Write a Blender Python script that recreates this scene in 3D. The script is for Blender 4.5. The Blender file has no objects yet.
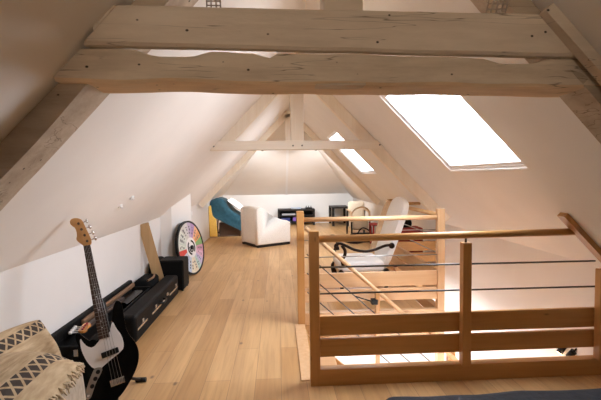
import bpy, bmesh, math, random
from mathutils import Vector, Matrix, noise
random.seed(7)
S = bpy.context.scene
COL = S.collection
PI = math.pi

# ------------------------------------------------------------------ room numbers (metres)
XL, ZK, M, X0 = -1.652, 0.885, 1.0316, 0.253       # left knee wall, knee height, roof pitch, ridge line
XR = 2*X0 - XL
XW = 2.285; ZW = ZK - M*(XW - XR)                    # right wall and its knee height
ZR = ZK + M*(X0 - XL)                               # ridge height
YB, YF, YH = -2.6, 12.72, 8.9                       # wall behind, far wall, where the hip meets the ridge
NRM = math.hypot(1, M)
def sx(side, z):                                    # x of the roof plane at height z
    z = max(z, ZK if side < 0 else ZW)              # below the knee the walls are upright
    return XL + (z - ZK)/M if side < 0 else XR - (z - ZK)/M

# ------------------------------------------------------------------ materials
def nt(name):
    m = bpy.data.materials.new(name); m.use_nodes = True
    n = m.node_tree.nodes; l = m.node_tree.links
    return m, n, l, n['Principled BSDF']
def rgba(c): return (c[0], c[1], c[2], 1)
def ramp(n, stops, const=False):
    r = n.new('ShaderNodeValToRGB')
    if const: r.color_ramp.interpolation = 'CONSTANT'
    e = r.color_ramp.elements
    while len(e) < len(stops): e.new(0.5)
    for el, (p, c) in zip(e, stops): el.position = p; el.color = rgba(c)
    return r
def coords(n, l, scale=(1, 1, 1), rot=(0, 0, 0)):
    t = n.new('ShaderNodeTexCoord'); mp = n.new('ShaderNodeMapping')
    mp.inputs['Scale'].default_value = scale; mp.inputs['Rotation'].default_value = rot
    l.new(t.outputs['Object'], mp.inputs['Vector']); return mp.outputs['Vector']
def bump(n, l, b, src, strength, dist=0.01):
    bp = n.new('ShaderNodeBump'); bp.inputs['Strength'].default_value = strength; bp.inputs['Distance'].default_value = dist
    l.new(src, bp.inputs['Height']); l.new(bp.outputs['Normal'], b.inputs['Normal'])
def plain(name, c, rough=0.6, metal=0.0, var=0.06, scale=6, bmp=0.0, sheen=0.0, spec=0.5):
    m, n, l, b = nt(name); b.inputs['Specular IOR Level'].default_value = spec
    nz = n.new('ShaderNodeTexNoise'); nz.inputs['Scale'].default_value = scale; nz.inputs['Detail'].default_value = 4
    l.new(coords(n, l), nz.inputs['Vector'])
    r = ramp(n, [(0.3, [x*(1-var) for x in c]), (0.7, [min(1, x*(1+var)) for x in c])])
    l.new(nz.outputs['Fac'], r.inputs['Fac']); l.new(r.outputs['Color'], b.inputs['Base Color'])
    b.inputs['Roughness'].default_value = rough; b.inputs['Metallic'].default_value = metal
    if sheen: b.inputs['Sheen Weight'].default_value = sheen
    if bmp: bump(n, l, b, nz.outputs['Fac'], bmp)
    return m
def wood(name, c1, c2, axis, rough=0.45, knots=True, sc=1.0):
    m, n, l, b = nt(name)
    s = [26*sc]*3; s['xyz'.index(axis)] = 1.6*sc
    nz = n.new('ShaderNodeTexNoise'); nz.inputs['Scale'].default_value = 1; nz.inputs['Detail'].default_value = 6; nz.inputs['Distortion'].default_value = 0.6
    l.new(coords(n, l, s), nz.inputs['Vector'])
    r = ramp(n, [(0.28, c2), (0.5, [(a+d)/2 for a, d in zip(c1, c2)]), (0.72, c1)])
    l.new(nz.outputs['Fac'], r.inputs['Fac']); out = r.outputs['Color']
    if knots:
        s2 = [9*sc]*3; s2['xyz'.index(axis)] = 3.2*sc
        v = n.new('ShaderNodeTexVoronoi'); v.inputs['Scale'].default_value = 1; l.new(coords(n, l, s2), v.inputs['Vector'])
        kr = ramp(n, [(0.02, (1, 1, 1)), (0.09, (0, 0, 0))]); l.new(v.outputs['Distance'], kr.inputs['Fac'])
        mx = n.new('ShaderNodeMix'); mx.data_type = 'RGBA'; l.new(kr.outputs['Color'], mx.inputs['Factor'])
        l.new(out, mx.inputs['A']); mx.inputs['B'].default_value = rgba([x*0.45 for x in c2]); out = mx.outputs['Result']
    l.new(out, b.inputs['Base Color']); b.inputs['Roughness'].default_value = rough
    bump(n, l, b, nz.outputs['Fac'], 0.15, 0.004)
    return m

def floor_material():
    m, n, l, b = nt('oak_planks')
    vec = coords(n, l, rot=(0, 0, PI/2))
    br = n.new('ShaderNodeTexBrick'); l.new(vec, br.inputs['Vector'])
    br.inputs['Scale'].default_value = 1; br.inputs['Brick Width'].default_value = 1.45; br.inputs['Row Height'].default_value = 0.178
    br.inputs['Mortar Size'].default_value = 0.0014; br.inputs['Mortar Smooth'].default_value = 0.2; br.inputs['Bias'].default_value = 0.0
    br.offset = 0.37; br.offset_frequency = 2; br.squash = 1.0
    br.inputs['Color1'].default_value = (0.50, 0.285, 0.115, 1); br.inputs['Color2'].default_value = (0.63, 0.395, 0.185, 1)
    br.inputs['Mortar'].default_value = (0.27, 0.15, 0.07, 1)
    g = n.new('ShaderNodeTexNoise'); g.inputs['Scale'].default_value = 1; g.inputs['Detail'].default_value = 7; g.inputs['Distortion'].default_value = 0.8
    l.new(coords(n, l, (34, 1.7, 1)), g.inputs['Vector'])
    gr = ramp(n, [(0.25, (0.78, 0.74, 0.7)), (0.5, (0.95, 0.94, 0.93)), (0.75, (1.05, 1.05, 1.05))]); l.new(g.outputs['Fac'], gr.inputs['Fac'])
    mul = n.new('ShaderNodeMix'); mul.data_type = 'RGBA'; mul.blend_type = 'MULTIPLY'; mul.inputs['Factor'].default_value = 1
    l.new(br.outputs['Color'], mul.inputs['A']); l.new(gr.outputs['Color'], mul.inputs['B'])
    # big soft patches of tone
    g2 = n.new('ShaderNodeTexNoise'); g2.inputs['Scale'].default_value = 1; l.new(coords(n, l, (5.6, 0.7, 1)), g2.inputs['Vector'])
    g2r = ramp(n, [(0.3, (0.84, 0.8, 0.78)), (0.7, (1.08, 1.08, 1.08))]); l.new(g2.outputs['Fac'], g2r.inputs['Fac'])
    mul2 = n.new('ShaderNodeMix'); mul2.data_type = 'RGBA'; mul2.blend_type = 'MULTIPLY'; mul2.inputs['Factor'].default_value = 1
    l.new(mul.outputs['Result'], mul2.inputs['A']); l.new(g2r.outputs['Color'], mul2.inputs['B'])
    # knots
    v = n.new('ShaderNodeTexVoronoi'); v.inputs['Scale'].default_value = 1; v.inputs['Randomness'].default_value = 1
    l.new(coords(n, l, (4.6, 2.6, 1)), v.inputs['Vector'])
    kr = ramp(n, [(0.035, (0.85, 0.85, 0.85)), (0.085, (0, 0, 0))]); l.new(v.outputs['Distance'], kr.inputs['Fac'])
    mk = n.new('ShaderNodeMix'); mk.data_type = 'RGBA'; l.new(kr.outputs['Color'], mk.inputs['Factor'])
    l.new(mul2.outputs['Result'], mk.inputs['A']); mk.inputs['B'].default_value = (0.17, 0.095, 0.05, 1)
    l.new(mk.outputs['Result'], b.inputs['Base Color']); b.inputs['Roughness'].default_value = 0.42
    bump(n, l, b, g.outputs['Fac'], 0.08, 0.003)
    return m

def old_beam(name, c_hi, c_lo):
    m, n, l, b = nt(name)
    nz = n.new('ShaderNodeTexNoise'); nz.inputs['Scale'].default_value = 1; nz.inputs['Detail'].default_value = 8; nz.inputs['Roughness'].default_value = 0.65
    l.new(coords(n, l, (2.2, 9, 14)), nz.inputs['Vector'])
    r = ramp(n, [(0.3, c_lo), (0.62, c_hi)]); l.new(nz.outputs['Fac'], r.inputs['Fac'])
    v = n.new('ShaderNodeTexVoronoi'); v.inputs['Scale'].default_value = 1; l.new(coords(n, l, (12, 12, 16)), v.inputs['Vector'])
    kr = ramp(n, [(0.05, (1, 1, 1)), (0.085, (0, 0, 0))]); l.new(v.outputs['Distance'], kr.inputs['Fac'])
    mx = n.new('ShaderNodeMix'); mx.data_type = 'RGBA'; l.new(kr.outputs['Color'], mx.inputs['Factor'])
    l.new(r.outputs['Color'], mx.inputs['A']); mx.inputs['B'].default_value = (0.05, 0.035, 0.025, 1)
    ck = n.new('ShaderNodeTexNoise'); ck.inputs['Scale'].default_value = 1; ck.inputs['Detail'].default_value = 3; l.new(coords(n, l, (1.3, 5, 22)), ck.inputs['Vector'])
    cr = ramp(n, [(0.488, (0, 0, 0)), (0.497, (.8, .8, .8)), (0.506, (0, 0, 0))]); l.new(ck.outputs['Fac'], cr.inputs['Fac'])
    ms = n.new('ShaderNodeTexNoise'); ms.inputs['Scale'].default_value = 3.5; l.new(coords(n, l), ms.inputs['Vector'])
    mr = ramp(n, [(0.50, (0, 0, 0)), (0.58, (1, 1, 1))]); l.new(ms.outputs['Fac'], mr.inputs['Fac'])
    mu = n.new('ShaderNodeMath'); mu.operation = 'MULTIPLY'; l.new(cr.outputs['Color'], mu.inputs[0]); l.new(mr.outputs['Color'], mu.inputs[1])
    m2 = n.new('ShaderNodeMix'); m2.data_type = 'RGBA'; l.new(mu.outputs[0], m2.inputs['Factor']); l.new(mx.outputs['Result'], m2.inputs['A']); m2.inputs['B'].default_value = (0.10, 0.07, 0.05, 1)
    l.new(m2.outputs['Result'], b.inputs['Base Color']); b.inputs['Roughness'].default_value = 0.85
    bump(n, l, b, nz.outputs['Fac'], 0.5, 0.012)
    return m

def kilim():
    m, n, l, b = nt('kilim_cloth')
    t = n.new('ShaderNodeTexCoord'); sp = n.new('ShaderNodeSeparateXYZ'); l.new(t.outputs['Object'], sp.inputs['Vector'])
    def math_(op, a, c=None):
        k = n.new('ShaderNodeMath'); k.operation = op
        for i, q in enumerate((a, c)):
            if q is None: continue
            if isinstance(q, (int, float)): k.inputs[i].default_value = q
            else: l.new(q, k.inputs[i])
        return k.outputs[0]
    x, y = sp.outputs['X'], sp.outputs['Y']
    band = None
    for c in (-0.17, 0.17):
        d = math_('ABSOLUTE', math_('SUBTRACT', x, c))
        tri = math_('PINGPONG', y, 0.035)                     # zigzag lozenges along the band
        edge = math_('LESS_THAN', d, 0.032)
        loz = math_('GREATER_THAN', math_('ABSOLUTE', math_('SUBTRACT', d, tri)), 0.008)
        line = math_('MULTIPLY', edge, loz)
        band = line if band is None else math_('MAXIMUM', band, line)
    nz = n.new('ShaderNodeTexNoise'); nz.inputs['Scale'].default_value = 1; nz.inputs['Detail'].default_value = 5; l.new(coords(n, l, (55, 9, 20)), nz.inputs['Vector'])
    r = ramp(n, [(0.3, (0.40, 0.28, 0.16)), (0.7, (0.60, 0.46, 0.29))]); l.new(nz.outputs['Fac'], r.inputs['Fac'])
    mx = n.new('ShaderNodeMix'); mx.data_type = 'RGBA'; l.new(band, mx.inputs['Factor']); l.new(r.outputs['Color'], mx.inputs['A'])
    mx.inputs['B'].default_value = (0.055, 0.04, 0.032, 1)
    l.new(mx.outputs['Result'], b.inputs['Base Color']); b.inputs['Roughness'].default_value = 0.95
    bump(n, l, b, nz.outputs['Fac'], 0.6, 0.01)
    return m

def glass():
    m, n, l, b = nt('window_glass')
    n.remove(b); o = n['Material Output']
    tr = n.new('ShaderNodeBsdfTransparent'); gl = n.new('ShaderNodeBsdfGlossy'); gl.inputs['Roughness'].default_value = 0.02
    mx = n.new('ShaderNodeMixShader'); mx.inputs[0].default_value = 0.06
    l.new(tr.outputs[0], mx.inputs[1]); l.new(gl.outputs[0], mx.inputs[2]); l.new(mx.outputs[0], o.inputs['Surface'])
    return m
def emit(name, c, s):
    m, n, l, b = nt(name); b.inputs['Emission Color'].default_value = rgba(c); b.inputs['Emission Strength'].default_value = s
    b.inputs['Base Color'].default_value = rgba(c); return m

MT = {
 'plaster': plain('plaster', (0.81, 0.78, 0.745), 0.92, var=0.02, scale=3, bmp=0.04),
 'plaster_white': plain('white_plaster', (0.84, 0.835, 0.825), 0.9, var=0.015, scale=3),
 'plaster_vignette': plain('vignetted_plaster', (0.74, 0.73, 0.72), 0.9, var=0.015, scale=3),  # white plaster darkened to carry the lens vignette on the left wall
 'white_paint': plain('white_paint', (0.84, 0.84, 0.84), 0.5, var=0.01),
 'white_gloss': plain('white_window_paint', (0.93, 0.93, 0.93), 0.3, var=0.005),
 'pale_tile': plain('pale_tile', (0.62, 0.60, 0.57), 0.5, var=0.04),
 'floor': floor_material(),
 'beam': old_beam('old_whitewashed_beam', (0.70, 0.60, 0.485), (0.57, 0.475, 0.375)),
 'beam_low': old_beam('old_hewn_beam', (0.70, 0.595, 0.47), (0.48, 0.385, 0.285)),
 'beam_bare_lit': old_beam('bare_lit_underside', (0.80, 0.62, 0.42), (0.62, 0.45, 0.28)),  # bare wood, with floor bounce on the underside painted into the lighter tone
 'strut': old_beam('old_painted_rafter', (0.52, 0.43, 0.33), (0.36, 0.28, 0.20)),
 'pale_beam_x': wood('pale_timber_x', (0.86, 0.79, 0.68), (0.81, 0.72, 0.60), 'x', 0.7, knots=False),
 'pale_beam_z': wood('pale_timber_z', (0.86, 0.78, 0.66), (0.80, 0.70, 0.56), 'z', 0.7, knots=False),
 'rail_x': wood('oiled_beech_x', (0.52, 0.275, 0.095), (0.42, 0.205, 0.062), 'x', 0.38),
 'rail_y': wood('oiled_beech_y', (0.60, 0.36, 0.17), (0.52, 0.28, 0.115), 'y', 0.4),
 'rail_z': wood('oiled_beech_z', (0.54, 0.285, 0.10), (0.44, 0.212, 0.066), 'z', 0.38),
 'pine_x': wood('pale_beech_x', (0.66, 0.43, 0.24), (0.58, 0.34, 0.17), 'x', 0.4),
 'pine_z': wood('pale_beech_z', (0.66, 0.43, 0.24), (0.58, 0.34, 0.17), 'z', 0.4),
 'plank': wood('raw_board', (0.52, 0.34, 0.17), (0.40, 0.25, 0.11), 'z', 0.7),
 'steel': plain('dark_steel_rod', (0.10, 0.095, 0.09), 0.35, 0.8, var=0.05),
 'steel_light': plain('brushed_steel_rod', (0.42, 0.40, 0.38), 0.35, 0.85, var=0.05),
 'chrome': plain('chrome', (0.7, 0.7, 0.7), 0.2, 1.0, var=0.03),
 'galv': plain('galvanised_strip', (0.42, 0.36, 0.3), 0.5, 0.6, var=0.15, scale=20),
 'black_lac': plain('black_lacquer', (0.004, 0.004, 0.004), 0.22, var=0.05, spec=.10),
 'black_vinyl': plain('black_vinyl', (0.008, 0.0075, 0.0075), 0.55, var=0.2, scale=60, bmp=0.2, spec=.08),
 'black_cloth': plain('black_grille_cloth', (0.007, 0.0065, 0.0065), 0.9, var=0.3, scale=90, bmp=0.2, spec=.1),
 'black_plastic': plain('black_plastic', (0.010, 0.010, 0.010), 0.5, var=0.1, spec=.25),
 'black_wood': plain('black_brown_veneer', (0.016, 0.013, 0.012), 0.5, var=0.2, scale=14, spec=.25),
 'pearl': plain('white_pickguard', (0.80, 0.78, 0.78), 0.3, var=0.02),
 'maple': wood('amber_maple', (0.66, 0.36, 0.14), (0.58, 0.29, 0.10), 'y', 0.3, knots=False),
 'rosewood': wood('rosewood', (0.060, 0.030, 0.020), (0.030, 0.015, 0.010), 'y', 0.65, knots=False, sc=2),
 'sunburst': wood('brown_lining', (0.24, 0.13, 0.065), (0.15, 0.075, 0.035), 'y', 0.6, knots=False),
 'burst': plain('amber_lacquer', (0.42, 0.18, 0.05), 0.25, var=0.3, scale=8),
 'boucle': plain('cream_boucle', (0.84, 0.80, 0.74), 0.95, var=0.07, scale=38, bmp=0.5),
 'white_fabric': plain('white_fabric', (0.92, 0.915, 0.90), 0.9, var=0.02, scale=30, bmp=0.15),
 'beige_fabric': plain('beige_fabric', (0.72, 0.62, 0.48), 0.95, var=0.05, scale=25, bmp=0.2),
 'tan_trim': plain('tan_wood_trim', (0.66, 0.46, 0.28), 0.5, var=0.08, scale=20),
 'carved': plain('dark_carved_wood', (0.020, 0.009, 0.005), 0.45, var=0.2, scale=20, spec=.12),
 'teal': plain('teal_throw', (0.030, 0.105, 0.145), 0.95, var=0.22, scale=18, bmp=0.4, sheen=0.2),
 'yellow': plain('yellow_canvas', (0.80, 0.50, 0.11), 0.9, var=0.06, scale=20, bmp=0.1),
 'brown_frame': plain('dark_brown_frame', (0.09, 0.05, 0.03), 0.5, var=0.15),
 'red': plain('dark_red_cloth', (0.27, 0.025, 0.02), 0.8, var=0.15, scale=12),
 'charcoal': plain('charcoal_bedcover', (0.022, 0.023, 0.029), 0.95, var=0.3, scale=30, bmp=0.5),
 'blue_case': plain('blue_plastic', (0.03, 0.045, 0.20), 0.5), 'violet': plain('violet_plastic', (0.16, 0.07, 0.36), 0.5),
 'silver': plain('silver_blue_case', (0.46, 0.52, 0.62), 0.35, 0.2, var=0.03),
 'grey_paint': plain('grey_paint', (0.40, 0.40, 0.42), 0.8, var=0.03),
 'kilim': kilim(), 'fringe': plain('cream_fringe', (0.62, 0.50, 0.34), 0.95, var=0.15, scale=60),
 'pouf_side': plain('grey_beige_side', (0.42, 0.35, 0.27), 0.95, var=0.15, scale=30),
 'glass': glass(), 'lamp_glow': emit('warm_lamp', (1, 0.72, 0.42), 30),
}

# ------------------------------------------------------------------ mesh helpers
def box(bm, lo, hi, bev=0.0, seg=2, mi=0, mtx=None):
    lo, hi = Vector(lo), Vector(hi)
    r = bmesh.ops.create_cube(bm, size=1.0)
    vs = r['verts']; d = hi - lo; c = (hi + lo)/2
    for v in vs: v.co = Vector((v.co.x*d.x, v.co.y*d.y, v.co.z*d.z)) + c
    fs = list({f for v in vs for f in v.link_faces})
    if bev > 0:
        es = list({e for v in vs for e in v.link_edges})
        rr = bmesh.ops.bevel(bm, geom=es, offset=bev, segments=seg, profile=0.5, affect='EDGES')
        fs = list({f for f in rr['faces']} | {f for f in fs if f.is_valid} | {f for v in rr['verts'] for f in v.link_faces})
        vs = list({v for f in fs for v in f.verts})
    for f in fs: f.material_index = mi
    if mtx is not None: bmesh.ops.transform(bm, matrix=mtx, verts=vs)
    return vs
def tube(bm, pts, r, n=10, mi=0, cap=True):
    pts = [Vector(p) for p in pts]; rs = r if isinstance(r, (list, tuple)) else [r]*len(pts)
    rings = []; ref = None
    for i, p in enumerate(pts):
        t = (pts[min(i+1, len(pts)-1)] - pts[max(i-1, 0)]).normalized()
        if ref is None: ref = t.orthogonal().normalized()
        a = (ref - t*ref.dot(t)).normalized(); ref = a; b = t.cross(a)
        rings.append([bm.verts.new(p + (a*math.cos(2*PI*k/n) + b*math.sin(2*PI*k/n))*rs[i]) for k in range(n)])
    for i in range(len(rings)-1):
        for k in range(n):
            f = bm.faces.new((rings[i][k], rings[i][(k+1) % n], rings[i+1][(k+1) % n], rings[i+1][k])); f.smooth = True; f.material_index = mi
    if cap:
        for ring in (rings[0][::-1], rings[-1]): bm.faces.new(ring).material_index = mi
def prism(bm, poly, fn, a, b, mi=0, bev=0.0):
    """extrude a 2D outline between depth a and b; fn(u, v, w) -> point"""
    A = [bm.verts.new(fn(u, v, a)) for u, v in poly]; B = [bm.verts.new(fn(u, v, b)) for u, v in poly]
    k = len(poly); fs = [bm.faces.new(A[::-1]), bm.faces.new(B)]
    for i in range(k): fs.append(bm.faces.new((A[i], A[(i+1) % k], B[(i+1) % k], B[i])))
    for f in fs: f.material_index = mi
    if bev:
        es = list(fs[0].edges) + list(fs[1].edges)
        bmesh.ops.bevel(bm, geom=es, offset=bev, segments=3, profile=0.5, affect='EDGES')
    return fs
def smooth_poly(p, it=2):
    for _ in range(it):
        q = []
        for i in range(len(p)):
            a, b = p[i], p[(i+1) % len(p)]
            q += [(a[0]*.75+b[0]*.25, a[1]*.75+b[1]*.25), (a[0]*.25+b[0]*.75, a[1]*.25+b[1]*.75)]
        p = q
    return p
def spline(pts, n=8):
    pts = [Vector(p) for p in pts]; out = []
    for i in range(len(pts)-1):
        p0, p1, p2, p3 = pts[max(i-1, 0)], pts[i], pts[i+1], pts[min(i+2, len(pts)-1)]
        for k in range(n):
            t = k/n
            out.append(0.5*((2*p1) + (p2-p0)*t + (2*p0-5*p1+4*p2-p3)*t*t + (3*p1-p0-3*p2+p3)*t**3))
    return out + [pts[-1]]
def disc(bm, c, ax, r, h, n=24, mi=0):
    c = Vector(c); ax = Vector(ax).normalized(); tube(bm, [c, c + ax*h], r, n, mi)

INV = {}
def finish(name, bm, mats, parent=None, world=False, smooth=False):
    bmesh.ops.recalc_face_normals(bm, faces=bm.faces[:])
    if world and parent is not None: bmesh.ops.transform(bm, matrix=INV[parent.name], verts=bm.verts[:])
    if smooth:
        for f in bm.faces: f.smooth = True
    me = bpy.data.meshes.new(name); bm.to_mesh(me); bm.free()
    for m in (mats if isinstance(mats, (list, tuple)) else [mats]): me.materials.append(MT[m] if isinstance(m, str) else m)
    o = bpy.data.objects.new(name, me); COL.objects.link(o)
    if parent is not None:
        o.parent = parent
        if parent.name in INV: INV[o.name] = INV[parent.name]
    return o
def thing(name, label, cat, loc=(0, 0, 0), rot=(0, 0, 0), group=None, mtx=None):
    o = bpy.data.objects.new(name, None); o.empty_display_size = 0.1; COL.objects.link(o)
    if mtx is None:
        o.location = loc; o.rotation_euler = rot
        mw = Matrix.Translation(loc) @ (Matrix.Rotation(rot[2], 4, 'Z') @ Matrix.Rotation(rot[1], 4, 'Y') @ Matrix.Rotation(rot[0], 4, 'X'))
    else: o.matrix_world = mtx; mw = mtx
    INV[o.name] = mw.inverted()
    tag(o, label, cat, group); return o
def tag(o, label, cat, group=None):
    o['label'] = label; o['category'] = cat
    if group: o['group'] = group
    return o
def struct(name, bm, mats, parent=None):
    o = finish(name, bm, mats, parent)
    if parent is None: o['kind'] = 'structure'
    return o
def pb(name, lo, hi, mat, parent, bev=0.0, world=True, seg=2):
    bm = bmesh.new(); box(bm, lo, hi, bev, seg); return finish(name, bm, mat, parent, world)
def pt(name, pts, r, mat, parent, n=10, world=True):
    bm = bmesh.new(); tube(bm, pts, r, n); return finish(name, bm, mat, parent, world)

# ------------------------------------------------------------------ shell
def roof(name, side, z0, z1, y0, y1, holes, thick=0.24, hip=False):
    """roof slab between two heights with rectangular skylight openings (ya, yb, za, zb)"""
    bm = bmesh.new(); n = Vector(((-1 if side < 0 else 1)*M/NRM, 0, 1/NRM))
    def p(y, z, t): return Vector((sx(side, z), y, z)) + n*t
    ys = sorted({y0, y1, *[h[0] for h in holes], *[h[1] for h in holes]}); zs = sorted({z0, z1, *[h[2] for h in holes], *[h[3] for h in holes]})
    cache = {}
    def V(y, z, t):
        k = (y, z, t)
        if k not in cache: cache[k] = bm.verts.new(p(y, z, t))
        return cache[k]
    hole = lambda a, b, c, d: any(a >= h[0]-1e-6 and b <= h[1]+1e-6 and c >= h[2]-1e-6 and d <= h[3]+1e-6 for h in holes)
    for a, b in zip(ys, ys[1:]):
        for c, d in zip(zs, zs[1:]):
            if hole(a, b, c, d):
                for q in (((a, c), (b, c)), ((b, c), (b, d)), ((b, d), (a, d)), ((a, d), (a, c))):
                    bm.faces.new((V(*q[0], 0), V(*q[1], 0), V(*q[1], thick), V(*q[0], thick)))
                continue
            for t in (0, thick): bm.faces.new((V(a, c, t), V(b, c, t), V(b, d, t), V(a, d, t)))
    if hip:                                        # triangle beyond the end of the ridge
        for t in (0, thick):
            bm.faces.new((V(y1, ZK, t), bm.verts.new(p(YF, ZK, t)), V(y1, ZR, t)))
        if z0 < ZK:
            for t in (0, thick): bm.faces.new((V(y1, z0, t), bm.verts.new(p(YF, z0, t)), bm.verts.new(p(YF, ZK, t)), V(y1, ZK, t)))
    return struct(name, bm, 'plaster')
W1 = (2.60, 3.83, 1.452, 2.155); W2 = (6.74, 7.89, 1.452, 2.155)
roof('ceiling_left', -1, ZK, ZR, YB, YH, [], hip=True)
bm = None
def right_roof():
    return roof('ceiling_right', 1, ZW, ZR, YB, YH, [W1, W2], hip=True)
rr = right_roof()
bm = bmesh.new()
bm.faces.new([bm.verts.new(v) for v in ((XL, YF, ZK), (XR, YF, ZK), (X0, YH, ZR))])
struct('ceiling_far', bm, 'plaster')
bm = bmesh.new(); box(bm, (XL-0.2, YB, -0.28), (XL, YF, ZK)); struct('wall_left', bm, 'plaster_vignette')
LZ = -1.9
bm = bmesh.new(); box(bm, (XW, YB, LZ), (XW+.2, YF, ZW)); struct('wall_right', bm, 'plaster')
bm = bmesh.new(); prism(bm, [(XL-.1, -.28), (XW+.1, -.28), (XW+.1, ZW), (XW, ZW), (XR, ZK), (XL-.1, ZK)], lambda u, v, w: (u, w, v), YF, YF+0.15); struct('wall_far', bm, 'plaster_white')
bm = bmesh.new(); prism(bm, [(XL-.1, -.28), (XW+.1, -.28), (XW+.1, ZW), (X0, ZR+.1), (XL-.1, ZK)], lambda u, v, w: (u, w, v), YB-0.15, YB); struct('wall_back', bm, 'plaster')
# loft floor with the L-shaped stair opening
HX0, HX1, HY0, HY1, HY2 = 0.215, 1.545, 2.84, 3.955, 5.79
bm = bmesh.new()
XE = XW
for a, b, c, d in ((XL, XE, YB, HY0), (XL, HX0, HY0, HY1), (XL, HX1, HY1, HY2), (XL, XE, HY2, YF)):
    box(bm, (a, c, -0.28), (b, d, 0))
struct('floor', bm, 'floor')
# box-out in the left knee wall
bm = bmesh.new(); plan = [(XL-.02, 5.93), (-1.522, 6.03), (-1.36, 6.6), (XL-.02, 6.95)]
ring0 = [bm.verts.new((x, y, 0)) for x, y in plan]
ring1 = [bm.verts.new((x, y, ZK + M*(x-XL))) for x, y in plan]
for i in range(4): bm.faces.new((ring0[i], ring0[(i+1) % 4], ring1[(i+1) % 4], ring1[i]))
bm.faces.new(ring1)
struct('wall_closet', bm, 'plaster_white')
# batten down the middle of the hip
bm = bmesh.new()
hn = Vector((0, -(ZR-ZK), -(YF-YH))).normalized()
for y0, y1 in ((YF-.01, YH+.25),):
    q = []
    for y in (y0, y1):
        z = ZK + (YF-y)/(YF-YH)*(ZR-ZK)
        for dx in (-.03, .03):
            for t in (0, .022): q.append(Vector((X0+dx, y, z)) + hn*t)
    bmesh.ops.convex_hull(bm, input=[bm.verts.new(v) for v in q])
struct('trim_1', bm, 'white_paint')
# nosing along the head of the stairs
bm = bmesh.new(); box(bm, (HX0-.075, HY0, 0), (HX0+.02, HY1-.01, 0.012), .004); struct('trim_2', bm, 'pine_z')
# skirting of the far wall and left wall
bm = bmesh.new(); box(bm, (XL, YF-.012, 0), (XW, YF, .07)); struct('baseboard_far', bm, 'white_paint')
# lower storey
bm = bmesh.new(); box(bm, (-1.2, .8, LZ-.1), (XW, 6.2, LZ)); struct('floor_lower', bm, 'pale_tile')
bm = bmesh.new(); box(bm, (-1.2, 6.0, LZ), (XW, 6.1, -.26)); struct('wall_lower_far', bm, 'plaster_white')
bm = bmesh.new()
for lo, hi in (((-1.25, .9, LZ), (-1.15, 2.9, -.27)), ((-1.25, 2.9, LZ), (-1.15, 5.3, -1.75)), ((-1.25, 2.9, -.4), (-1.15, 5.3, -.27)), ((-1.25, 5.3, LZ), (-1.15, 6.1, -.27))): box(bm, lo, hi)
struct('wall_lower_left', bm, 'plaster_white')
wn5 = bpy.data.objects.new('window_4', None); COL.objects.link(wn5); wn5['kind'] = 'structure'  # unseen window added to throw daylight up onto the right wall
bm = bmesh.new()
for lo, hi in (((-1.23, 2.9, -1.75), (-1.17, 2.96, -.4)), ((-1.23, 5.24, -1.75), (-1.17, 5.3, -.4)), ((-1.23, 2.96, -1.75), (-1.17, 5.24, -1.69)), ((-1.23, 2.96, -.46), (-1.17, 5.24, -.4)), ((-1.23, 4.07, -1.69), (-1.17, 4.13, -.46))): box(bm, lo, hi)
finish('frame', bm, 'white_gloss', wn5)
for xa, xb in ((2.96, 4.07), (4.13, 5.24)):
    bm = bmesh.new(); box(bm, (-1.203, xa, -1.69), (-1.197, xb, -.46)); finish('pane', bm, 'glass', wn5)
ld = bpy.data.lights.new('window_4_portal', 'AREA'); ld.shape = 'RECTANGLE'; ld.size = 1.35; ld.size_y = 2.4; ld.cycles.is_portal = True
lo = bpy.data.objects.new('window_4_portal', ld); COL.objects.link(lo); lo.location = (-1.26, 4.1, -1.075); lo.rotation_euler = (0, -PI/2, 0)
bm = bmesh.new()
for lo, hi in (((-1.2, .85, LZ), (.2, .95, -.26)), ((.2, .85, LZ), (2.0, .95, -1.75)), ((.2, .85, -.4), (2.0, .95, -.26)), ((2.0, .85, LZ), (XW, .95, -.26))): box(bm, lo, hi)
struct('wall_lower_near', bm, 'plaster_white')
wn4 = bpy.data.objects.new('window_3', None); COL.objects.link(wn4); wn4['kind'] = 'structure'  # unseen window added to brighten the lower storey
bm = bmesh.new()
for lo, hi in (((.2, .87, -1.75), (.26, .93, -.4)), ((1.94, .87, -1.75), (2.0, .93, -.4)), ((.26, .87, -1.75), (1.94, .93, -1.69)), ((.26, .87, -.46), (1.94, .93, -.4)), ((1.07, .87, -1.69), (1.13, .93, -.46))): box(bm, lo, hi)
finish('frame', bm, 'white_gloss', wn4)
for xa, xb in ((.26, 1.07), (1.13, 1.94)):
    bm = bmesh.new(); box(bm, (xa, .895, -1.69), (xb, .90, -.46)); finish('pane', bm, 'glass', wn4)
ld = bpy.data.lights.new('window_3_portal', 'AREA'); ld.shape = 'RECTANGLE'; ld.size = 1.8; ld.size_y = 1.35; ld.cycles.is_portal = True
lo = bpy.data.objects.new('window_3_portal', ld); COL.objects.link(lo); lo.location = (1.1, .84, -1.075); lo.rotation_euler = (PI/2, 0, 0)

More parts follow.
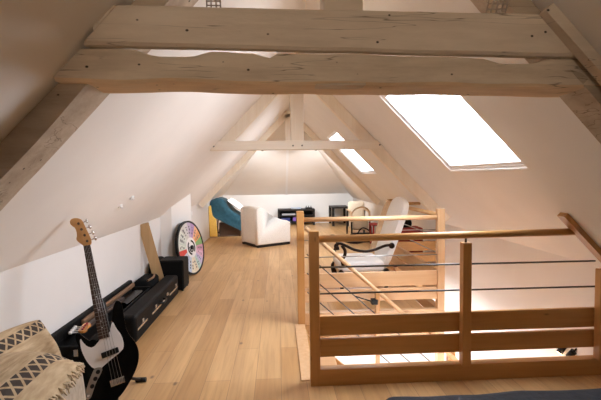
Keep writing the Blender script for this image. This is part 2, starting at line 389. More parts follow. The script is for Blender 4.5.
def skylight(name, W):
    ya, yb, za, zb = W
    n = Vector((M/NRM, 0, 1/NRM)); down = Vector((1/NRM, 0, -M/NRM))
    org = Vector((sx(1, zb), ya, zb)); L = (zb-za)*NRM/M; wd = yb-ya
    def f(u, v, w): return org + Vector((0, 1, 0))*u + down*v + n*w
    root = bpy.data.objects.new(name, None); COL.objects.link(root); root['kind'] = 'structure'
    def ring(nm, m0, m1, w0, w1, mat):
        bm = bmesh.new()
        for (u0, u1, v0, v1) in ((m0, wd-m0, m0, m1), (m0, wd-m0, L-m1, L-m0), (m0, m1, m1, L-m1), (wd-m1, wd-m0, m1, L-m1)):
            prism(bm, [(u0, v0), (u1, v0), (u1, v1), (u0, v1)], f, w0, w1)
        return finish(nm, bm, mat, root)
    ring('lining', 0.001, .012, .001, .235, 'white_gloss')
    ring('frame', 0.012, .03, .015, .235, 'white_gloss')
    ring('sash', .032, .058, .02, .055, 'white_gloss')
    bm = bmesh.new(); prism(bm, [(.05, .05), (wd-.05, .05), (wd-.05, L-.05), (.05, L-.05)], f, .035, .041); finish('pane', bm, 'glass', root)
    bm = bmesh.new(); tube(bm, [f(.3, .07, .014), f(wd-.3, .07, .014)], .005, 8); finish('handle_bar', bm, 'white_gloss', root)
    # daylight portal just outside the pane: helps sampling, gives off no light of its own
    ld = bpy.data.lights.new(name + '_portal', 'AREA'); ld.shape = 'RECTANGLE'; ld.size = wd; ld.size_y = L; ld.cycles.is_portal = True
    lo = bpy.data.objects.new(name + '_portal', ld); COL.objects.link(lo)
    c = f(wd/2, L/2, .26)
    rot = Matrix((Vector((0, 1, 0)), n.cross(Vector((0, 1, 0))), n)).transposed().to_4x4()
    lo.matrix_world = Matrix.Translation(c) @ rot
for i, w in enumerate((W1, W2)): skylight(f'window_{i+1}', w)

# ------------------------------------------------------------------ trusses
def rafter(bm, side, z0, z1, o0, o1, y0, y1, jag=0.0, nseg=1):
    s = 1 if side < 0 else -1
    n = Vector((s*M/NRM, 0, -1/NRM))
    rings = []
    for i in range(nseg+1):
        z = z0 + (z1-z0)*i/nseg; b = Vector((sx(side, z), 0, z)); r = []
        for o, y in ((o0, y0), (o1, y0), (o1, y1), (o0, y1)):
            j = (noise.noise(Vector((z*5, y*3, o*9)))*jag) if o == o1 else 0
            r.append(bm.verts.new(b + n*(o+j) + Vector((0, y + noise.noise(Vector((z*4, o*9, y)))*jag, 0))))
        rings.append(r)
    for a, b in zip(rings, rings[1:]):
        for k in range(4): bm.faces.new((a[k], a[(k+1) % 4], b[(k+1) % 4], b[k]))
    bm.faces.new(rings[0]); bm.faces.new(rings[-1][::-1])
def hewn(bm, xs, y_of, dep, zb, zt, jag, top_dip=None, seed=0, cut=0.0, bare=False):
    """a hewn timber along x: rounded irregular section; zb/zt are functions of x"""
    k = 12; rings = []
    for i, x in enumerate(xs):
        z0, z1 = zb(x), zt(x); y0 = y_of(x); y1 = y0 + dep; r = []
        c = 0.012
        prof = [(y0, z0+c), (y0, z0+(z1-z0)*.35), (y0, z0+(z1-z0)*.7), (y0, z1-c*.4), (y0+c*.4, z1), (y0+dep*.5, z1), (y1-c, z1), (y1, z1-c), (y1, z0+c*2), (y1-c*2, z0), (y0+dep*.5, z0), (y0+c, z0+.002)]
        for q, (y, z) in enumerate(prof):
            d = Vector((noise.noise(Vector((x*3.1+seed, y*9, z*9))), noise.noise(Vector((x*4.7+seed, z*14, y*5+9))), noise.noise(Vector((x*5.3+seed, y*11+4, z*6)))))
            dd = d*jag; dd.x = 0
            if top_dip and z >= z1-c: dd.z -= top_dip(x)
            xx = x
            if cut and i in (0, len(xs)-1): xx = x + (cut*(z-z0) if i == 0 else -cut*(z-z0))
            r.append(bm.verts.new((xx, y+dd.y, z+dd.z)))
        rings.append(r)
    for a, b in zip(rings, rings[1:]):
        for q in range(k):
            f = bm.faces.new((a[q], b[q], b[(q+1) % k], a[(q+1) % k])); f.smooth = True
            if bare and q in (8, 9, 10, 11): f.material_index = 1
    bm.faces.new(rings[0]); bm.faces.new(rings[-1][::-1])
lin = lambda a, b, n: [a + (b-a)*i/n for i in range(n+1)]
tr = thing('roof_truss', 'old hewn roof truss with doubled whitewashed tie beams crossing near the top', 'roof truss', (X0, 1.6, 1.3))
# lower tie beam
def dip(x):
    s = 0
    for a, b, h in ((-.50, -.23, .020), (-.06, .005, .016), (.80, 1.05, .018)):
        t = (x-a)/(b-a)
        if 0 < t < 1: s = max(s, h*min(1, 4*min(t, 1-t)))
    return s
bm = bmesh.new()
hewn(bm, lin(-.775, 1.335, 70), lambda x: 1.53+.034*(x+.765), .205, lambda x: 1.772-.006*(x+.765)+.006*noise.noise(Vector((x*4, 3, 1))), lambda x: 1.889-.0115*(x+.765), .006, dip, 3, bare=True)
ltb = finish('lower_tie_beam', bm, ['beam_low', 'beam_bare_lit'], tr, True)
ltb.data.set_sharp_from_angle(angle=math.radians(32))
bm = bmesh.new(); box(bm, (.145, 1.57, 1.766), (.335, 1.70, 1.785), .004); finish('repair_block', bm, 'beam_low', tr, True)
bm = bmesh.new()
hewn(bm, lin(-.66, 1.262, 50), lambda x: 1.495+.043*(x+.66), .06, lambda x: 1.8905-.0105*(x+.66), lambda x: 2.024+.003*(x+.66), .0025, None, 11, cut=.9)
utb = finish('upper_tie_beam', bm, 'beam', tr, True)
utb.data.set_sharp_from_angle(angle=math.radians(32))
bm = bmesh.new(); rafter(bm, -1, ZK+.01, ZR-.05, .001, .085, 1.57, 1.76, .012, 24); finish('rafter', bm, 'strut', tr, True)
bm = bmesh.new(); rafter(bm, 1, .9, ZR-.05, .001, .075, 1.60, 1.76, .012, 24); finish('rafter', bm, 'strut', tr, True)
bm = bmesh.new(); rafter(bm, 1, 1.25, 2.055, .001, .042, 1.525, 1.572, .002, 10); finish('side_brace', bm, 'beam', tr, True)
pb('king_post', (.18, 1.57, 2.02), (.325, 1.72, ZR-.14), 'beam', tr, .006)
# perforated strips hanging over the upper beam
def perforated(name, label, x0, x1, y, z0, z1, cols, rows, lean):
    bm = bmesh.new()
    w = (x1-x0)/cols; h = (z1-z0)/rows; g = .26
    def f(u, v, t): return (x0+u+lean*(v), y+t+.25*v, z0+v)
    for i in range(cols+1):
        u = min(max(i*w-w*g/2, 0), x1-x0-w*g); prism(bm, [(u, 0), (u+w*g, 0), (u+w*g, z1-z0), (u, z1-z0)], f, 0, .003)
    for j in range(rows+1):
        v = min(max(j*h-h*g/2, 0), z1-z0-h*g); prism(bm, [(0, v), (x1-x0, v), (x1-x0, v+h*g), (0, v+h*g)], f, 0, .003)
    tag(finish(name, bm, 'galv'), label, 'metal strap')
perforated('perforated_strap', 'small perforated metal strap on the upper beam left of the king post', -.243, -.19, 1.535, 2.024, 2.14, 3, 7, -.05)
perforated('perforated_strap', 'slanted perforated metal strap on the upper beam near the right slope', .79, .87, 1.575, 2.029, 2.16, 4, 6, .35)

t1 = thing('roof_truss', 'pale timber truss with one horizontal tie beam and centre post, mid-room', 'roof truss', (X0, 5.15, ZK))
pb('tie_beam', (-.828, 5.09, 1.752), (1.322, 5.20, 1.86), 'pale_beam_x', t1, .005)
pb('king_post', (.166, 5.12, 1.86), (.326, 5.24, ZR-.16), 'pale_beam_z', t1, .005)
for s in (-1, 1):
    bm = bmesh.new(); rafter(bm, s, 1.88 if s < 0 else ZK+.005, ZR-.08, .001, .125, 5.125, 5.235); finish('rafter', bm, 'pale_beam_z', t1, True)
for x in (-.76, .19, .30, 1.25):
    bm = bmesh.new(); disc(bm, (x, 5.082, 1.80), (0, 1, 0), .010, .01, 10); finish('bolt', bm, 'steel', t1, True)
t2 = thing('roof_truss', 'pale timber truss at the end of the ridge, seen beyond the mid-room tie beam', 'roof truss', (X0, 8.75, ZK))
pb('collar', (sx(-1, 2.02)+.02, 8.70, 2.02), (sx(1, 2.02)-.02, 8.78, 2.14), 'pale_beam_x', t2, .004)
pb('king_post', (.17, 8.70, 2.14), (.325, 8.80, ZR-.15), 'pale_beam_z', t2, .004)
for s in (-1, 1):
    bm = bmesh.new(); rafter(bm, s, ZK+.005, ZR-.07, .001, .12, 8.70, 8.80); finish('rafter', bm, 'pale_beam_z', t2, True)

# ------------------------------------------------------------------ balustrades
NY = 2.80
nb = thing('balustrade', 'oiled wood balustrade with two boards and steel rods nearest the stairwell front edge', 'balustrade', (1.2, NY, 0))
pb('post', (.20, NY-.035, 0), (.268, NY+.035, 1.062), 'rail_z', nb, .004)
mid = pb('post', (1.242, NY-.062, .112), (1.302, NY-.002, .965), 'rail_z', nb, .004)
pb('post', (2.218, NY-.06, .112), (2.283, NY+.0, .755), 'rail_z', nb, .004)
pt('pin', [(1.272, NY-.03, .96), (1.272, NY-.03, 1.01)], .008, 'steel', mid)
pt('handrail', [(.262, NY, 1.004), (2.02, NY-.10, 1.032)], .024, 'rail_x', nb, 16)
for z in (.81, .628): pt('rod', [(.26, NY+.005, z), (sx(1, z)-.01, NY+.005, z-.004)], .0065, 'steel', nb, 8)
pb('rail_board', (.262, NY+.0, .334), (2.28, NY+.028, .472), 'rail_x', nb, .004)
pb('rail_board', (.262, NY+.0, .187), (2.28, NY+.028, .313), 'rail_x', nb, .004)
pb('curb', (.262, NY-.035, 0), (2.28, NY+.035, .116), 'rail_x', nb, .004)
bm = bmesh.new(); rafter(bm, 1, ZW+.012, 1.165, .001, .034, 2.625, 2.70); finish('slope_timber', bm, 'rail_z', nb, True)

FY = 4.0
fb = thing('balustrade', 'light wood balustrade with boards and rods along the far side of the stairs', 'balustrade', (.9, FY, 0))
pb('post', (.172, FY-.035, 0), (.242, FY+.035, 1.095), 'rail_z', fb, .004)
pb('post', (1.545, FY-.035, -.46), (1.615, FY+.035, 1.095), 'pine_z', fb, .004)
pt('handrail', [(.242, FY, 1.012), (1.545, FY, 1.012)], .023, 'pine_x', fb, 16)
for z in (.81, .645): pt('rod', [(.24, FY, z), (1.55, FY, z)], .0055, 'steel_light', fb, 8)
pb('rail_board', (.242, FY-.012, .345), (1.545, FY+.014, .487), 'pine_x', fb, .004)
pb('rail_board', (.242, FY-.012, .205), (1.545, FY+.014, .325), 'pine_x', fb, .004)
pb('curb', (.242, FY-.035, 0), (1.545, FY+.035, .11), 'pine_x', fb, .004)

BY = 5.83
sb = thing('balustrade', 'light wood balustrade running away behind the white carved chair', 'balustrade', (1.58, 4.9, 0))
pt('handrail', [(1.58, FY+.037, 1.03), (1.58, BY-.037, 1.03)], .023, 'rail_y', sb, 16)
for z in (.81, .645): pt('rod', [(1.58, FY+.037, z), (1.58, BY-.037, z)], .0055, 'steel_light', sb, 8)
pb('rail_board', (1.567, FY+.037, .345), (1.593, BY-.037, .487), 'rail_y', sb, .004)
pb('rail_board', (1.567, FY+.037, .205), (1.593, BY-.037, .325), 'rail_y', sb, .004)
pb('curb', (1.545, FY+.037, 0), (1.615, BY-.037, .11), 'rail_y', sb, .004)
kb = thing('balustrade', 'orange wood balustrade at the back of the stairwell meeting the right slope', 'balustrade', (1.8, BY, 0))
pb('post', (1.545, BY-.035, 0), (1.615, BY+.035, 1.09), 'rail_z', kb, .004)
pt('handrail', [(1.615, BY, 1.02), (sx(1, 1.02)-.02, BY, 1.02)], .023, 'rail_x', kb, 16)
for z in (.81, .645): pt('rod', [(1.61, BY, z), (sx(1, z)-.01, BY, z)], .0055, 'steel_light', kb, 8)
pb('rail_board', (1.615, BY-.012, .345), (2.28, BY+.014, .48), 'rail_x', kb, .004)
pb('rail_board', (1.615, BY-.012, .185), (2.28, BY+.014, .32), 'rail_x', kb, .004)
pb('curb', (1.615, BY-.035, 0), (2.28, BY+.035, .11), 'rail_x', kb, .004)

# ------------------------------------------------------------------ staircase
st = thing('staircase', 'open wooden staircase going down to the right inside the stairwell', 'staircase', (HX0, 3.4, LZ))
RISE, GO = .19, .212
for k in range(9):
    z = -RISE*(k+1); x = HX0 + .02 + GO*k
    pb('tread', (x, 2.93, z-.035), (x+GO+.035, 3.87, z), 'pine_x', st, .004)
    if k < 3: pb('riser', (x, 2.95, z), (x+.015, 3.85, z+RISE-.035 if k else z+RISE-.01), 'rail_x', st)
for y in (2.885, 3.872):
    bm = bmesh.new(); sl = RISE/GO
    prism(bm, [(HX0+.02, -.05), (HX0+.02+1.90, -.05-1.90*sl), (HX0+.02+1.90, -.13-1.90*sl), (HX0+.02+1.72, -.32-1.72*sl), (HX0+.02, -.34)], lambda u, v, w: (u, w, v), y, y+.04); finish('stringer', bm, 'rail_x', st, True)
def dz(x): return .945 - (x-.25)*.91
ry = 3.90
pt('handrail', [(.25, ry, dz(.25)), (2.0, ry, dz(2.0))], .02, 'pine_x', st, 14)
for o in (.24, .42, .60): pt('rod', [(.26, ry, dz(.26)-o), (2.0, ry, dz(2.0)-o)], .0055, 'steel', st, 8)
for x in (.93, 1.75): pb('post', (x-.02, ry-.02, dz(x)-1.02), (x+.02, ry+.02, dz(x)-.02), 'rail_z', st, .003)
bm = bmesh.new(); box(bm, (.87, ry-.03, .20), (.93, ry+.03, .25), .004); tube(bm, [(.72, ry, .28), (.88, ry, .225)], .006, 8); finish('handrail_bracket', bm, 'black_plastic', st, True)
pl = thing('support_post', 'orange wooden post under the stairwell corner, below the near boards', 'post', (1.65, 3.93, LZ))
pb('shaft', (1.645, 3.935, LZ), (1.715, 4.0, -.30), 'rail_z', pl, .004)

# ------------------------------------------------------------------ left foreground: bass, stand, cases, poufs
B0 = Vector((-1.030, 2.55, .045)); ev = Vector((-.204, .20, .946)).normalized()
nn = Vector((.9, -2.6, .75)); nn = (nn - ev*nn.dot(ev)).normalized(); eu = ev.cross(nn)
BM = Matrix((eu, ev, nn)).transposed().to_4x4(); BM.translation = B0
bass = thing('bass_guitar', 'black electric bass with white pickguard standing upright on a floor stand', 'bass guitar', mtx=BM)
fl = lambda u, v, w: (u, v, w)
body = [(.1, .611), (.127, .616), (.145, .591), (.142, .496), (.144, .401), (.185, .331), (.196, .258), (.172, .18), (.107, .095), (.04, .03), (-.04, .004), (-.117, .019), (-.171, .075), (-.187, .158), (-.167, .243), (-.134, .313), (-.128, .376), (-.142, .429), (-.144, .473), (-.124, .48), (-.099, .441), (-.055, .395), (-.025, .404), (.019, .419), (.052, .432), (.074, .513)]
bm = bmesh.new(); prism(bm, smooth_poly(body), fl, -.042, 0, bev=.009); finish('body', bm, 'black_lac', bass, smooth=False)
pg = [(-.118, .443), (-.107, .413), (-.089, .382), (-.059, .365), (-.024, .392), (-.014, .406), (.046, .425), (.059, .468), (.073, .492), (.08, .476), (.087, .447), (.113, .391), (.116, .33), (.101, .302), (.016, .261), (-.023, .239), (-.044, .221), (-.066, .239), (-.086, .261), (-.107, .307), (-.121, .362), (-.124, .413)]
bm = bmesh.new(); prism(bm, smooth_poly(pg, 1), fl, .0005, .003); finish('pickguard', bm, 'pearl', bass)
plate = [(-.069, .244), (-.041, .245), (-.022, .23), (-.04, .199), (-.071, .162), (-.097, .109), (-.113, .08), (-.134, .078), (-.143, .094), (-.121, .156), (-.092, .208)]
bm = bmesh.new(); prism(bm, smooth_poly(plate, 1), fl, .0032, .005); cp = finish('control_plate', bm, 'steel_light', bass)
for u, v in ((-.051, .219), (-.071, .184), (-.094, .147)):
    bm = bmesh.new(); disc(bm, (u, v, .005), (0, 0, 1), .012, .014, 14); finish('knob', bm, 'black_plastic', cp)
bm = bmesh.new(); disc(bm, (-.121, .10, .005), (0, 0, 1), .006, .008, 10); finish('jack', bm, 'chrome', cp)
def along(v0, v1, half0, half1, c0, c1): return [(c0-half0, v0), (c0+half0, v0), (c1+half1, v1), (c1-half1, v1)]
bm = bmesh.new(); prism(bm, along(.415, 1.0, .028, .0185, .012, 0), fl, -.018, .006, bev=.004); finish('neck', bm, 'maple', bass)
bm = bmesh.new(); prism(bm, along(.405, 1.0, .032, .0195, .012, 0), fl, .0063, .011); fb_ = finish('fretboard', bm, 'rosewood', bass)
for k in range(1, 20):
    v = 1.0 - .86*(1-2**(-k/12)); h = .0195 + (1.0-v)/.595*.0125; c = .012*(1.0-v)/.595
    bm = bmesh.new(); prism(bm, [(c-h, v-.0008), (c+h, v-.0008), (c+h, v+.0008), (c-h, v+.0008)], fl, .0112, .0122); finish('fret', bm, 'steel_light', fb_)
for k in (3, 5, 7, 9, 12, 15, 17):
    v = 1.0 - .86*(1-2**(-(k-.5)/12)); c = .012*(1.0-v)/.595; bm = bmesh.new(); disc(bm, (c, v, .0112), (0, 0, 1), .0035, .0006, 10); finish('inlay', bm, 'pearl', fb_)
head = [(-.019, 1.0), (-.027, 1.012), (-.047, 1.035), (-.055, 1.052), (-.047, 1.075), (-.046, 1.104), (-.052, 1.13), (-.070, 1.147), (-.076, 1.168), (-.068, 1.186), (-.048, 1.192), (-.022, 1.186), (-.004, 1.172), (.008, 1.126), (.02, 1.077), (.029, 1.04), (.030, 1.012), (.02, 1.0)]
bm = bmesh.new(); prism(bm, smooth_poly(head, 1), fl, -.014, .001); hd = finish('headstock', bm, 'maple', bass)
pegs = [(-.027, 1.15), (-.015, 1.109), (-.003, 1.068), (.006, 1.028)]
for u, v in pegs:
    bm = bmesh.new(); disc(bm, (u, v, .001), (0, 0, 1), .0075, .016, 12); finish('string_post', bm, 'brown_frame', hd)
    bm = bmesh.new(); tube(bm, [(u, v+.004, -.02), (u+.042, v+.012, -.02)], .0035, 8)
    bm2 = bm; tube(bm2, [(u+.038, v+.012, -.02), (u+.043, v+.013, -.02), (u+.052, v+.014, -.02), (u+.056, v+.0145, -.02)], [.005, .0145, .0145, .004], 10)
    finish('tuning_peg', bm2, 'chrome', hd)
for v0, u0, u1, sl in ((.31, -.020, .082, .3), (.20, -.012, .088, .2)):
    bm = bmesh.new(); box(bm, (-.05, -.017, .003), (.05, .017, .016), .004, mtx=Matrix.Translation(((u0+u1)/2, v0, 0)) @ Matrix.Rotation(.10, 4, 'Z')); 
    if v0 > .3: finish('pickup', bm, 'black_plastic', bass)
    else: bm.free()
bm = bmesh.new(); box(bm, (-.042, -.02, .0005), (.042, .02, .012), .003, mtx=Matrix.Translation((.045, .13, 0)) @ Matrix.Rotation(.06, 4, 'Z'))
for k in range(4): box(bm, (.012+k*.019, .115, .012), (.025+k*.019, .15, .02), .002)
finish('bridge', bm, 'chrome', bass)
for k in range(4):
    pt('string', [(-.012+k*.008, 1.0, .0145), (.018+k*.019, .135, .019)], 0.0010, 'steel_light', bass, 6, world=False)

sd = thing('guitar_stand', 'black tubular guitar stand under the black bass, feet on the floor', 'guitar stand', (-1.03, 2.62, 0))
pt('base_tube', [(-1.14, 2.63, .02), (-.93, 2.63, .02)], .010, 'black_plastic', sd)
pt('upright', [(-1.05, 2.66, .02), (-1.09, 2.76, .12), (-1.20, 2.88, .62)], .010, 'black_plastic', sd)
for x in (-.985, -1.28):
    lg_ = pt('rear_leg', [(-1.085, 2.765, .13), (x, 2.93, .014)], .010, 'black_plastic', sd)
    bm = bmesh.new(); tube(bm, [(x-.035, 2.93, .017), (x+.035, 2.93, .017)], .016, 10); finish('rubber_foot', bm, 'black_plastic', lg_, True)
for x in (-1.12, -.95): pt('cradle_arm', [(x, 2.63, .02), (x+.01, 2.54, .012), (x+.01, 2.49, .015), (x+.01, 2.475, .05)], .008, 'black_plastic', sd)

def case(name, label, lo, hi, handles, latches, open_lid=False):
    r = thing(name, label, 'guitar case', ((lo[0]+hi[0])/2, (lo[1]+hi[1])/2, 0))
    pb('shell', lo, hi, 'black_vinyl', r, .035, seg=3)
    zc = lo[2] + (hi[2]-lo[2])*.55
    bm = bmesh.new(); L = hi[1]-lo[1]
    for a, b in ((.03, .20), (.30, .62), (.72, .95)): box(bm, (hi[0]-.002, lo[1]+L*a, zc-.030), (hi[0]+.005, lo[1]+L*b, zc-.010), .002)
    finish('metal_edge', bm, 'chrome', r, True)
    for t in latches:
        y = lo[1]+L*t
        pb('latch', (hi[0]-.001, y-.022, zc+.000), (hi[0]+.010, y+.022, zc+.030), 'galv', r, .004)
    for t in handles:
        y = lo[1]+L*t
        pt('carry_handle', spline([(hi[0], y-.09, zc+.015), (hi[0]+.035, y-.07, zc+.01), (hi[0]+.042, y, zc+.005), (hi[0]+.035, y+.07, zc+.01), (hi[0], y+.09, zc+.015)], 4), .012, 'black_plastic', r, 8)
    return r
case('guitar_case', 'closed long black hard case with metal latches, along the floor in front', (-1.40, 3.60, 0), (-1.24, 5.16, .25), (.5,), (.12, .38, .66, .9))
oc = thing('guitar_case', 'open black guitar case along the left wall holding a second bass', 'guitar case', (-1.53, 4.0, 0))
bm = bmesh.new()
lo, hi = (-1.635, 2.98, 0), (-1.415, 4.62, .24)
box(bm, lo, (hi[0], hi[1], .17), .02); 
for a, b in (((lo[0], lo[1], .15), (lo[0]+.03, hi[1], .25)), ((hi[0]-.02, lo[1], .15), (hi[0], hi[1], .235)), ((lo[0], lo[1], .15), (hi[0], lo[1]+.03, .25)), ((lo[0], hi[1]-.03, .15), (hi[0], hi[1], .25))): box(bm, a, b, .006)
finish('shell', bm, 'black_vinyl', oc, True)
bm = bmesh.new(); box(bm, (-1.648, 2.98, .24), (-1.605, 4.62, .325), .012); finish('lid', bm, 'black_vinyl', oc, True)
bm = bmesh.new(); box(bm, (-1.604, 3.40, .255), (-1.574, 4.60, .30), .012); finish('lining', bm, 'sunburst', oc, True)
bm = bmesh.new(); box(bm, (-1.46, 2.972, .18), (-1.43, 2.982, .23), .003); finish('latch', bm, 'chrome', oc, True)
# second bass lying in the case, only its head and neck out in the open
b2 = thing('bass_guitar', 'second bass lying in the open case, only its orange headstock and neck showing', 'bass guitar', (-1.50, 3.7, .17))
h2 = [(.019, 0), (.03, -.02), (.05, -.04), (.045, -.08), (.05, -.115), (.07, -.15), (.06, -.185), (.03, -.19), (.0, -.17), (-.012, -.1), (-.028, -.03), (-.02, 0)]
bm = bmesh.new(); prism(bm, smooth_poly([(-1.505+u*.9, 3.31+v) for u, v in h2], 1), fl, .292, .308); finish('headstock', bm, 'burst', b2, True)
pb('neck', (-1.526, 3.305, .27), (-1.486, 4.05, .297), 'rosewood', b2, .005)
for k in range(4):
    y = 3.29-.04*k; x = -1.497 + .007*k
    bm = bmesh.new(); disc(bm, (x, y-.015, .308), (0, 0, 1), .008, .012, 10); finish('string_post', bm, 'red', b2, True)
    bm = bmesh.new(); tube(bm, [(x-.02, y-.015, .29), (x-.075, y-.025, .29)], .004, 8); tube(bm, [(x-.07, y-.024, .29), (x-.077, y-.025, .29), (x-.092, y-.027, .29), (x-.096, y-.0275, .29)], [.004, .013, .013, .004], 8); finish('tuning_peg', bm, 'pearl', b2, True)
bm = bmesh.new(); prism(bm, smooth_poly([(-1.565, 4.08), (-1.555, 4.0), (-1.53, 4.06), (-1.48, 4.06), (-1.455, 3.98), (-1.445, 4.08), (-1.45, 4.25), (-1.443, 4.4), (-1.455, 4.5), (-1.505, 4.53), (-1.555, 4.5), (-1.567, 4.3)], 2), fl, .20, .24, bev=.006); finish('body', bm, 'black_lac', b2, True)
# soft gig bag behind, at the far end
gb = thing('gig_bag', 'soft black gig bag slumped behind the far end of the hard case', 'gig bag', (-1.51, 4.95, 0))
bm = bmesh.new(); box(bm, (-1.64, 4.66, 0), (-1.43, 5.06, .30), .07, 4)
for v in bm.verts: v.co += Vector((.01, .012, .015))*noise.noise(v.co*9)
finish('bag', bm, 'black_cloth', gb, True, True)
pt('strap', spline([(-1.47, 4.70, .29), (-1.44, 4.80, .30), (-1.46, 4.92, .305), (-1.50, 5.02, .29)], 6), .012, 'sunburst', gb, 8)

am = thing('bass_amplifier', 'black square amplifier cabinet behind the cases, beside the prize wheel', 'amplifier', (-1.36, 5.45, 0))
pb('cabinet', (-1.515, 5.29, .015), (-1.205, 5.60, .395), 'black_vinyl', am, .018)
pb('grille', (-1.50, 5.282, .03), (-1.22, 5.292, .38), 'black_cloth', am, .004)
for x in (-1.49, -1.23):
    for y in (5.32, 5.57):
        bm = bmesh.new(); disc(bm, (x, y, 0), (0, 0, 1), .015, .018, 10); finish('foot', bm, 'black_plastic', am, True)
sp_ = thing('speaker_cabinet', 'rounded black cabinet against the wall behind the leaning board', 'speaker', (-1.60, 5.6, 0))
pb('cabinet', (-1.648, 5.30, .0), (-1.535, 5.70, .385), 'black_vinyl', sp_, .04, seg=4)

# leaning board
bd = thing('wooden_board', 'raw wooden board leaning on the slope behind the black cases', 'board', (-1.4, 5.3, 0))
bm = bmesh.new()
a, b = Vector((-1.445, 5.21, .0)), Vector((-1.625, 5.11, .885))
ax = (b-a).normalized(); wv = Vector((1, .35, 0)); wv = (wv-ax*wv.dot(ax)).normalized(); tv = ax.cross(wv)
prism(bm, [(-.062, 0), (.062, 0), (.062, 1), (-.062, 1)], lambda u, v, w: a + (b-a)*v + wv*u + tv*w, -.02, .02); finish('plank', bm, 'plank', bd, True)

# prize wheel
hv = Vector((.26, .96, 0)).normalized(); n0 = Vector((.96, -.26, 0)).normalized(); ln = math.radians(9.5)
upv = Vector((0, 0, 1))*math.cos(ln) - n0*math.sin(ln); fn = hv.cross(upv); 
if fn.x < 0: fn = -fn
R = .40
WM = Matrix((upv.cross(fn), upv, fn)).transposed().to_4x4(); WM.translation = Vector((-1.235, 6.22, .004)) + upv*R
wh = thing('prize_wheel', 'round prize wheel with coloured segments and black rim leaning by the wall', 'prize wheel', mtx=WM)
bm = bmesh.new()
NS = 64
def ringf(bm, r0, r1, z0, z1, a0=0, a1=2*PI, n=64, mi=0):
    full = abs(a1-a0-2*PI) < 1e-6
    P = []
    for i in range(n + (0 if full else 1)):
        t = a0 + (a1-a0)*i/n; c, s = math.cos(t), math.sin(t)
        P.append([bm.verts.new((r*c, r*s, z)) for r, z in ((r0, z0), (r1, z0), (r1, z1), (r0, z1))])
    k = len(P)
    for i in range(k if full else k-1):
        A, Bq = P[i], P[(i+1) % k]
        for q in range(4): bm.faces.new((A[q], A[(q+1) % 4], Bq[(q+1) % 4], Bq[q])).material_index = mi
    if not full: bm.faces.new(P[0]); bm.faces.new(P[-1][::-1])
ringf(bm, .375, .40, -.03, .008); finish('rim', bm, 'black_plastic', wh)
bm = bmesh.new(); disc(bm, (0, 0, -.025), (0, 0, 1), .376, .02, 64); finish('backing', bm, 'black_plastic', wh)
segc = [(.62, .70, .62), (.75, .22, .12), (.20, .42, .16), (.10, .10, .10), (.70, .40, .55), (.55, .50, .62), (.42, .60, .44), (.78, .70, .50), (.80, .74, .60), (.45, .50, .66), (.42, .50, .70), (.52, .60, .72), (.62, .05, .05), (.62, .62, .58), (.66, .68, .62), (.58, .60, .56), (.60, .58, .58), (.50, .42, .56), (.45, .30, .48), (.78, .38, .16)]
# order: counter-clockwise from the viewer's right
segc = [(.20, .38, .14), (.70, .30, .10), (.80, .42, .22), (.42, .26, .50), (.50, .40, .55), (.62, .60, .60), (.60, .60, .56), (.66, .70, .64), (.58, .63, .58), (.64, .68, .60), (.60, .045, .035), (.50, .56, .68), (.38, .46, .62), (.50, .58, .70), (.78, .70, .55), (.74, .64, .48), (.45, .60, .55), (.50, .44, .62), (.66, .40, .52), (.60, .28, .38)]
for i, c in enumerate(segc): MT[f'seg{i}'] = plain(f'wheel_segment_{i}', c, .45, var=.05, scale=30)
for i in range(20):
    bm = bmesh.new(); a = 2*PI*i/20
    ringf(bm, .15, .374, -.006, .002, a+.004, a+2*PI/20-.004, 4)
    finish('segment', bm, f'seg{i}', wh)
rs = random.Random(3)
bm = bmesh.new()
for i in range(20):                                # small dark lots pictured near the middle of each segment
    a = 2*PI*(i+.5)/20
    if i in (0, 10): continue
    for r in (.22, .27, .31):
        w = rs.uniform(.008, .020); h = rs.uniform(.006, .018)
        box(bm, (r-h, -w, .0022), (r+h, w, .0032), mtx=Matrix.Rotation(a + rs.uniform(-.04, .04), 4, 'Z'))
o_ = finish('segment_motif', bm, plain('motif_dark', (.12, .12, .13), .5, var=.3, scale=40), wh); o_['kind'] = 'stuff'
bm = bmesh.new(); disc(bm, (0, 0, -.004), (0, 0, 1), .15, .009, 48); finish('hub', bm, 'pearl', wh)
bm = bmesh.new(); ringf(bm, .085, .112, .005, .008, .7*PI, 1.45*PI, 24); ringf(bm, .085, .112, .005, .008, -.25*PI, .45*PI, 24); ringf(bm, .048, .068, .005, .008, .9*PI, 2.1*PI, 24); finish('hub_swirl', bm, 'black_plastic', wh)
bm = bmesh.new(); disc(bm, (0, 0, .005), (0, 0, 1), .032, .02, 20); finish('hub_cap', bm, 'black_plastic', wh)

